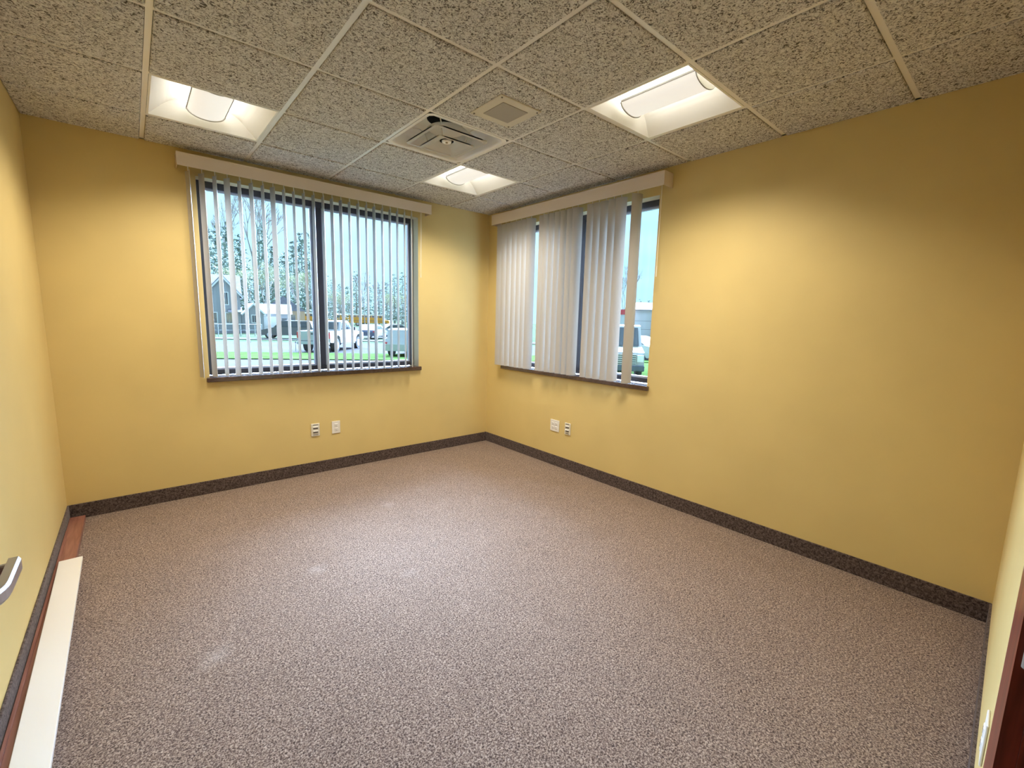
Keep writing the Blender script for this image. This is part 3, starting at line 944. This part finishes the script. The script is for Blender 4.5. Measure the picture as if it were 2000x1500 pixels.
def bus(loc, rz, label):
    r = empty('school_bus', loc, rz, label, 'bus')
    W = 1.2
    boxo('body', M['bus_yellow'], r, -4.6, 3.6, -W, W, .75, 2.1, b=.05)
    panel(r, 'hood', M['bus_yellow'], [(3.6, .75), (3.6, 1.65), (4.9, 1.55), (5.05, .75)], -W + .1, W - .1)
    boxo('window_band', M['bus_yellow'], r, -4.6, 3.6, -W + .03, W - .03, 2.1, 2.62)
    panel(r, 'roof', M['bus_white'], [(-4.6, 2.62), (-4.55, 2.85), (-4.3, 2.95), (3.4, 2.95), (3.6, 2.85), (3.65, 2.62)], -W + .05, W - .05)
    for s in (-1, 1):
        for q in range(9):
            x = -4.35 + q * .86
            boxo('window', M['dark_glass'], r, x, x + .66, s * (W - .03) - .012, s * (W - .03) + .012, 2.14, 2.56)
        boxo('rub_rail', M['black_trim'], r, -4.6, 3.6, s * W - .015, s * W + .015, 1.30, 1.38)
        for x in (-2.6, 4.0): wheel(r, x, s * (W - .2), .5, .3)
    boxo('windscreen', M['dark_glass'], r, 3.585, 3.625, -W + .2, W - .2, 1.75, 2.6)
    boxo('rear_window', M['dark_glass'], r, -4.625, -4.585, -W + .3, W - .3, 1.9, 2.5)
    return r

vh = Vector((-.656, -.753, 0))
tp = ground(622, 689)
ctr = tp + vh * 2.35
pickup((ctr.x, ctr.y, GZ + .05), heading(vh), M['car_white'], 'white pickup truck parked on the road, seen from behind with red tail lights')
def lat(px, row):      # unit vector across the view at that point
    d = ray(px, row); v = Vector((d[0], d[1], 0)).normalized()
    return v, Vector((v.y, -v.x, 0))          # forward, image-right
def put_car(px, row, turn, paint, label, z=.05, **k):
    p = ground(px, row); f, rgt = lat(px, row)
    hd = heading(f) - R_(turn)
    return car((p.x, p.y, GZ + z), hd, paint, label, **k)
put_car(729, 662, 18, M['car_blue'], 'dark blue car parked just right of the pickup truck')
put_car(776, 657.5, 70, M['car_white'], 'white car side-on in the far car park beyond the blue car', L=4.7)
put_car(564, 662, -80, M['car_grey'], 'charcoal estate car across the road, left of the pickup truck', L=4.8, h=1.7, suv=True)
put_car(806, 694, 20, M['car_silver'], 'pale silver car cut off by the right edge of the first window', h=1.6, suv=True)
f, rg = lat(690, 635)
for px, tr, row_, lb in ((721, 97, 637, 'yellow school bus farthest right, behind the pickup truck'), (690, 60, 633.5, 'yellow school bus turned towards the room, middle of the far row'), (596, 82, 638, 'yellow school bus glimpsed left of the window mullion')):
    p = ground(px, row_); f, rg = lat(px, row_)
    bus((p.x, p.y, GZ), heading(f) - R_(tr), lb)

# ---- house ----------------------------------------------------------
hp = ground(440, 651); f, rg = lat(440, 651)
hs = empty('house', (hp.x, hp.y, GZ), heading(rg), 'grey gabled house with white trim across the road', 'house')
# local: +x to the right as seen, +y away from the viewer
def hbox(n, m, *c): return boxo(n, m, hs, *c)
hbox('main_wall', M['siding'], -9, 1.7, 1.2, 8, 0, 4.2)
bm = bm_new(); prism(bm, [(1.0, 4.1), (4.6, 6.9), (8.2, 4.1)], 'x', -9.2, 1.9); mk('main_roof', bm, M['roof_shingle'], hs)
bm = bm_new(); prism(bm, [(-1.65, 0), (1.65, 0), (1.65, 4.3), (0, 6.3), (-1.65, 4.3)], 'y', 0, 4.6); gw = mk('gable_wall', bm, M['siding'], hs)
for s in (-1, 1):
    bm = bm_new(); prism(bm, [(0, 6.35), (s * 1.95, 4.05), (s * 1.95, 4.30), (0, 6.62)], 'y', -.25, 4.6); mk('gable_roof', bm, M['roof_shingle'], hs)
    bm = bm_new(); prism(bm, [(0, 6.25), (s * 1.95, 3.95), (s * 1.95, 4.18), (0, 6.5)], 'y', -.33, -.25); mk('barge_board', bm, M['trim_white'], hs)
def hwin(x0, x1, z0, z1, y=0.0):
    w_ = hbox('window', M['trim_white'], x0 - .1, x1 + .1, y - .05, y, z0 - .1, z1 + .1)
    boxo('pane', M['dark_glass'], w_, x0, (x0 + x1) / 2 - .02, y - .07, y - .04, z0, z1)
    boxo('pane', M['dark_glass'], w_, (x0 + x1) / 2 + .02, x1, y - .07, y - .04, z0, z1)
hwin(-1.3, -.7, 1.2, 2.3); hwin(.2, .75, 1.2, 2.3); hwin(.05, .45, 3.3, 4.6); hwin(-4.5, -3.3, 1.2, 2.4, 1.2)
hbox('wing_wall', M['siding'], 1.7, 4.0, .8, 6, 0, 2.2)
bm = bm_new(); prism(bm, [(1.9, 2.2), (4.1, 2.2), (3.0, 3.35)], 'y', .75, 6); mk('wing_gable', bm, M['siding'], hs)
for s in (-1, 1):
    bm = bm_new(); prism(bm, [(3.0, 3.35), (3.0 + s * 1.25, 2.05), (3.0 + s * 1.25, 2.25), (3.0, 3.58)], 'y', .5, 6); mk('wing_roof', bm, M['trim_white'], hs)
hwin(2.8, 3.2, 1.3, 2.1, .8)
bm = bm_new(); prism(bm, [(-.9, 2.45), (.9, 3.05), (.9, 2.45)], 'x', .4, 1.8); mk('porch_roof', bm, M['roof_shingle'], hs)
sh = ground(530, 648); f2, rg2 = lat(530, 648)
gd = empty('garage', (sh.x, sh.y, GZ), heading(rg2), 'low pale garage with a dark door right of the grey house', 'garage')
boxo('wall', M['siding'], gd, -2.4, 2.4, 0, 5, 0, 2.4)
bm = bm_new(); prism(bm, [(-.3, 2.35), (2.5, 3.7), (5.3, 2.35)], 'x', -2.6, 2.6); mk('roof', bm, M['roof_shingle'], gd)
boxo('door', M['trim_white'], gd, -1.6, .9, -.04, 0, 0, 2.0)
boxo('window', M['dark_glass'], gd, 1.3, 1.9, -.04, 0, 1.1, 1.8)
th = ground(556, 643); f3, rg3 = lat(556, 643)
tn = empty('tan_house', (th.x, th.y, GZ), heading(rg3), 'tan house with grey roof in front of the trees, right of the garage', 'house')
boxo('wall', M['orange_roof'], tn, -3, 3, 0, 6, 0, 3.0)
bm = bm_new(); prism(bm, [(-3.2, 2.9), (3.2, 2.9), (0, 5.2)], 'y', -.3, 6.3); mk('roof', M and bm, M['roof_shingle'], tn)
boxo('window', M['dark_glass'], tn, -1.4, -.4, -.05, 0, 1.2, 2.3); boxo('window', M['dark_glass'], tn, .6, 1.6, -.05, 0, 1.2, 2.3)

# ---- fence, poles ------------------------------------------------------
fa, fb = ground(396, 658), ground(512, 657)
fn = empty('chain_link_fence', (fa.x, fa.y, GZ), heading(fb - fa), 'low galvanised wire fence in front of the grey house', 'fence')
fl_ = (fb - fa).length
nP = 8
for q in range(nP + 1):
    bm = bm_new(); tube(bm, (fl_ * q / nP, 0, 0), (fl_ * q / nP, 0, 1.25), .035, seg=8); mk('post', bm, M['galv'], fn)
for z, n_ in ((1.22, 'top_rail'), (.65, 'wire'), (.12, 'wire')):
    bm = bm_new(); tube(bm, (0, 0, z), (fl_, 0, z), .028 if n_ == 'top_rail' else .010, seg=6); mk(n_, bm, M['galv'], fn)
lp = ground(604, 652); f4, rg4 = lat(604, 652)
pl = empty('light_pole', (lp.x, lp.y, GZ), heading(rg4), 'tall grey street light pole just left of the window mullion', 'street light')
hgt = 1.4156 - GZ + (616 - 540) / FPX * (Vector((lp.x, lp.y)) - Vector((CAM[0], CAM[1]))).length
bm = bm_new(); tube(bm, (0, 0, 0), (0, 0, hgt), .10, .06, seg=10); mk('pole', bm, M['galv'], pl)
bm = bm_new(); tube(bm, (0, 0, hgt - .05), (.55, 0, hgt - .02), .04, seg=8); mk('arm', bm, M['galv'], pl)
boxo('lamp_head', M['galv'], pl, .25, .95, -.16, .16, hgt - .10, hgt + .06, b=.02)
for px, r0, lb in ((490, 689, 'thin marker stake in the grass strip, left of the truck'), (578, 689, 'thin marker stake in the grass strip, nearest the truck')):
    p = ground(px, r0)
    o = empty('marker_stake', (p.x, p.y, GZ + .09), 0, lb, 'stake')
    bm = bm_new(); tube(bm, (0, 0, 0), (0, 0, .62), .018, .014, seg=8); mk('stake', bm, M['galv'], o)
    boxo('reflector', M['metal_grey'], o, -.03, .03, -.012, .012, .50, .60)

# ---- things outside the second window --------------------------------
wp = ground(1262, 662); f5, rg5 = lat(1262, 662)
wh = empty('warehouse', (wp.x, wp.y, GZ), heading(rg5) + R_(6), 'long white metal warehouse beyond the second window', 'warehouse')
D_ = (Vector((wp.x, wp.y)) - Vector((CAM[0], CAM[1]))).length
wh_h = 1.4156 - GZ + (633 - 606) / FPX * D_ * .95
boxo('wall', M['metal_wall'], wh, -1.9, 22, 0, 18, 0, wh_h)
bm = bm_new(); prism(bm, [(-.4, wh_h), (18.4, wh_h), (9, wh_h + 1.5)], 'x', -2.1, 22.3); mk('roof', bm, M['metal_wall'], wh)
boxo('eave_trim', M['metal_grey'], wh, -2.1, 22.3, -.42, -.3, wh_h - .14, wh_h + .06)
for z in (.33, .62): boxo('girt_line', M['metal_grey'], wh, -1.9, 22, -.03, 0, wh_h * z - .03, wh_h * z + .03)
for x in (0.6, 4.0, 7.4, 10.8): boxo('pilaster', M['siding'], wh, x - .02, x + .9, -.08, 0, 0, wh_h)
sp2 = ground(1214, 664); f6, rg6 = lat(1214, 664)
st = empty('shop', (sp2.x, sp2.y, GZ), heading(rg6), 'white shop with a red fascia, left of the warehouse', 'shop')
sh_h = 1.4156 - GZ + (632 - 609) / FPX * D_
boxo('wall', M['metal_wall'], st, -8, .5, 0, 7, 0, sh_h - .7)
boxo('fascia', M['sign_red'], st, -8, .5, -.1, 7, sh_h - .7, sh_h)
boxo('window', M['dark_glass'], st, -6.5, -3.2, -.05, 0, .7, 2.0); boxo('door', M['dark_glass'], st, -2.4, -1.4, -.05, 0, 0, 2.1)
vp = ground(1206, 738); f7, rg7 = lat(1206, 738)
vn = empty('van', (vp.x, vp.y, GZ + .06), heading(-f7) + R_(8), 'white van facing the room, seen between the closed blind slats', 'van')
panel(vn, 'body', M['car_white'], [(-4.6, .35), (-4.6, 2.15), (-.9, 2.15), (-.75, 2.1), (-.2, 1.25), (.45, 1.05), (.55, .35)], -.95, .95)
gr = boxo('grille', M['rim'], vn, .50, .585, -.62, .62, .55, .98)
for q in range(5): boxo('grille_bar', M['black_trim'], gr, .58, .60, -.6, .6, .58 + q * .085, .615 + q * .085)
bm = bm_new(); prism(bm, [(-.70, 2.02), (-.64, 2.04), (-.17, 1.30), (-.23, 1.28)], 'y', -.82, .82); mk('windscreen', bm, M['dark_glass'], vn)
boxo('front_bumper', M['car_blue'], vn, .52, .66, -.95, .95, .30, .54, b=.03)
for sgn in (-1, 1):
    for x in (-3.6, -.15): wheel(vn, x, sgn * .84, .34, .22)
    boxo('headlight', M['trim_white'], vn, .47, .58, sgn * .78 - .13, sgn * .78 + .13, .68, .95)
p = ground(1243, 702); f8, rg8 = lat(1243, 702)
car((p.x, p.y, GZ + .06), heading(rg8) - R_(35), M['car_silver'], 'silver car beside the grass beyond the second window')

# ---- trees -----------------------------------------------------------
rnd = random.Random(7)
def mesh_from(name, V, F, mat):
    me = bpy.data.meshes.new(name); me.from_pydata(V, [], F); me.update()
    me.materials.append(mat)
    return me
def spruce_mesh(seed, mat, n_wh=30):
    """unit height 10 m spruce crown: drooping boughs made of needle sprays"""
    r = random.Random(seed); V, F = [], []
    for w_ in range(n_wh):
        t = (w_ + r.random() * .6) / n_wh
        z = 1.0 + 8.9 * t
        L = (1 - t) ** .85 * 2.2 + .12
        nb = max(5, int(13 * (1 - t) + 5))
        for b in range(nb):
            a = r.random() * 6.283
            l = L * (.7 + .5 * r.random())
            dx, dy = math.cos(a), math.sin(a)
            ns = max(3, int(l * 3.2))
            for q in range(ns):
                u = (q + .6) / ns
                cx, cy, cz = dx * l * u, dy * l * u, z - .35 * l * u * u + .12 * r.random()
                sz = .34 * (1.15 - .5 * u) * (.7 + .6 * r.random())
                k = len(V)
                for _ in range(3):
                    V.append((cx + (r.random() - .5) * sz * 1.6 + dx * .1, cy + (r.random() - .5) * sz * 1.6 + dy * .1, cz + (r.random() - .62) * sz * 1.3))
                F.append((k, k + 1, k + 2))
    return mesh_from('crown', V, F, mat)
def bare_mesh(seed, levels=5, spread=.55, leafy=0):
    r = random.Random(seed); bm = bm_new(); L, LF = [], []
    def grow(p, d, l, rad, lv):
        q = p + d * l
        tube(bm, p, q, rad, rad * .72, seg=6 if lv > 2 else 4, caps=False)
        if lv == 0 or rad < .008:
            if leafy:
                for _ in range(leafy):
                    k = len(L); c = q + Vector((r.uniform(-.5, .5), r.uniform(-.5, .5), r.uniform(-.5, .5)))
                    for _ in range(3): L.append(tuple(c + Vector((r.uniform(-.16, .16), r.uniform(-.16, .16), r.uniform(-.16, .16)))))
                    LF.append((k, k + 1, k + 2))
            return
        for _ in range(r.choice((2, 3, 3)) if lv > 1 else 3):
            ax = Vector((r.gauss(0, 1), r.gauss(0, 1), r.gauss(0, .6))).normalized()
            nd = (d + ax * spread * r.uniform(.5, 1.1) + Vector((0, 0, .12))).normalized()
            grow(q, nd, l * r.uniform(.62, .86), rad * .66, lv - 1)
    grow(Vector((0, 0, 0)), Vector((0, 0, 1)), 3.0, .20, levels)
    me = bpy.data.meshes.new('branches'); bm.to_mesh(me); bm.free(); me.materials.append(M['bark'])
    lm = mesh_from('leaves', L, LF, M['bud']) if leafy else None
    zt = max(v.co.z for v in me.vertices)
    rad_ = max(max(abs(v.co.x), abs(v.co.y)) for v in me.vertices)
    return me, lm, zt, rad_ / zt
SP = [spruce_mesh(s_, M['needles']) for s_ in (1, 2, 3)]
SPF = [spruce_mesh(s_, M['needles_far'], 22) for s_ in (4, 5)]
bm = bm_new(); tube(bm, (0, 0, 0), (0, 0, 9.6), .20, .02, seg=7); _tr = bpy.data.meshes.new('trunk'); bm.to_mesh(_tr); bm.free(); _tr.materials.append(M['bark'])
BT_ = [bare_mesh(11, 6, .5), bare_mesh(23, 6, .55)]
LT = [bare_mesh(31, 5, .6, 9), bare_mesh(37, 5, .6, 9)]
def place(px, top, dist, hor):
    g = at_range(px, hor, dist); base = Vector((g.x, g.y, GZ))
    rr_ = ray(px, hor)
    hgt_ = CAM[2] - GZ + (hor - top) / FPX * dist / math.hypot(rr_[0], rr_[1])
    return base, hgt_
PLACED = [(hp.x, hp.y, 9.0), (sh.x, sh.y, 5.0), (th.x, th.y, 6.5), (wp.x - 6, wp.y - 12, 20.0)]
for q_ in [o_ for o_ in bpy.data.objects if o_.name.startswith('school_bus')]: PLACED.append((q_.location.x, q_.location.y, 5.2))
def spaced(px, top, dist, hor, spread):
    """keep the bearing and apparent height but step back until the crown stands clear of its neighbours"""
    for q_ in range(60):
        d = dist + (q_ // 2 + q_ % 2) * 4 * (1 if q_ % 2 else -1)
        if not 66 <= d <= 230: continue
        b, h_ = place(px, top, d, hor)
        r_ = spread * h_
        if all(abs(b.x - q[0]) > (r_ + q[2]) or abs(b.y - q[1]) > (r_ + q[2]) for q in PLACED): break
    PLACED.append((b.x, b.y, r_))
    return b, h_
def spruce(px, top, dist, label, far=False, hor=616, wide=1.0):
    b, h_ = spaced(px, top, dist, hor, .23 * wide)
    o = empty('spruce_tree', b, rnd.random() * 6.28, label, 'tree', 'trees outside the windows')
    s_ = h_ / 10.0; o.scale = (s_ * wide, s_ * wide, s_)
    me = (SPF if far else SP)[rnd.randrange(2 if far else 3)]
    c = bpy.data.objects.new('crown', me); COL.objects.link(c); c.parent = o
    c = bpy.data.objects.new('trunk', _tr); COL.objects.link(c); c.parent = o
    return o
def leaf_tree(px, top, dist, label, kind, hor=616, wide=1.0):
    src = (BT_ if kind == 'bare' else LT)[rnd.randrange(2)]
    b, h_ = spaced(px, top, dist, hor, src[3] * wide * .8)
    o = empty('bare_tree' if kind == 'bare' else 'budding_tree', b, rnd.random() * 6.28, label, 'tree', 'trees outside the windows')
    s_ = h_ / src[2]; o.scale = (s_ * wide, s_ * wide, s_)
    c = bpy.data.objects.new('branches', src[0]); COL.objects.link(c); c.parent = o
    if src[1]:
        c = bpy.data.objects.new('leaves', src[1]); COL.objects.link(c); c.parent = o
    return o
ORD = ['first', 'second', 'third', 'fourth', 'fifth', 'sixth', 'seventh', 'eighth', 'ninth', 'tenth', 'eleventh', 'twelfth']
for n_, (px, top, d) in enumerate(((401, 462, 84), (416, 452, 96), (434, 446, 108), (455, 438, 86), (476, 462, 98), (540, 482, 112), (562, 490, 124), (578, 472, 136))):
    spruce(px, top, d, 'dark spruce behind the grey house and garage, %s from the left' % ORD[n_], hor=613, wide=1.1)
spruce(522, 438, 122, 'tallest pointed spruce, right of the big bare tree', hor=613, wide=.8)
spruce(594, 458, 108, 'dark pointed spruce just left of the street light pole', hor=615, wide=1.0)
spruce(614, 452, 126, 'dark spruce behind the window mullion', hor=615, wide=1.0)
leaf_tree(500, 376, 74, 'big bare deciduous tree rising above the spruces', 'bare', hor=613, wide=.75)
leaf_tree(452, 392, 118, 'bare tree reaching high behind the grey house', 'bare', hor=613, wide=.6)
for n_, (px, top, d) in enumerate(((426, 524, 76), (466, 520, 90), (496, 528, 104), (518, 520, 92), (543, 530, 84), (570, 522, 98), (588, 536, 86), (612, 530, 96))):
    leaf_tree(px, top, d, 'budding broad tree in the thicket left of the mullion, %s from the left' % ORD[n_], 'leafy', hor=614, wide=.75)
for n_, (px, top, d) in enumerate(((634, 536, 150), (650, 548, 162), (666, 554, 150), (681, 558, 164), (697, 530, 152), (722, 552, 166), (741, 556, 152), (756, 548, 166), (771, 534, 152), (787, 530, 164), (803, 544, 152))):
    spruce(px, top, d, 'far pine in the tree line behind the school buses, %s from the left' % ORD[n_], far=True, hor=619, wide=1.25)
leaf_tree(712, 530, 138, 'pale bare tree standing in front of the far pines', 'bare', hor=618, wide=.55)
leaf_tree(735, 545, 140, 'small bare tree above the rightmost school bus', 'bare', hor=618, wide=.55)
for n_, (px, top, d) in enumerate(((643, 570, 138), (662, 574, 128), (684, 576, 136), (748, 570, 128), (766, 578, 138), (784, 570, 128), (802, 575, 138))):
    leaf_tree(px, top, d, 'low budding tree under the far pines, %s from the mullion' % ORD[n_], 'leafy', hor=618, wide=.8)
leaf_tree(1216, 520, 84, 'bare tree above the red shop fascia', 'bare', hor=632, wide=.5)
for n_, (px, top, d) in enumerate(((1237, 590, 125), (1247, 584, 133), (1256, 590, 125), (1265, 585, 133), (1275, 589, 125), (1286, 585, 133))):
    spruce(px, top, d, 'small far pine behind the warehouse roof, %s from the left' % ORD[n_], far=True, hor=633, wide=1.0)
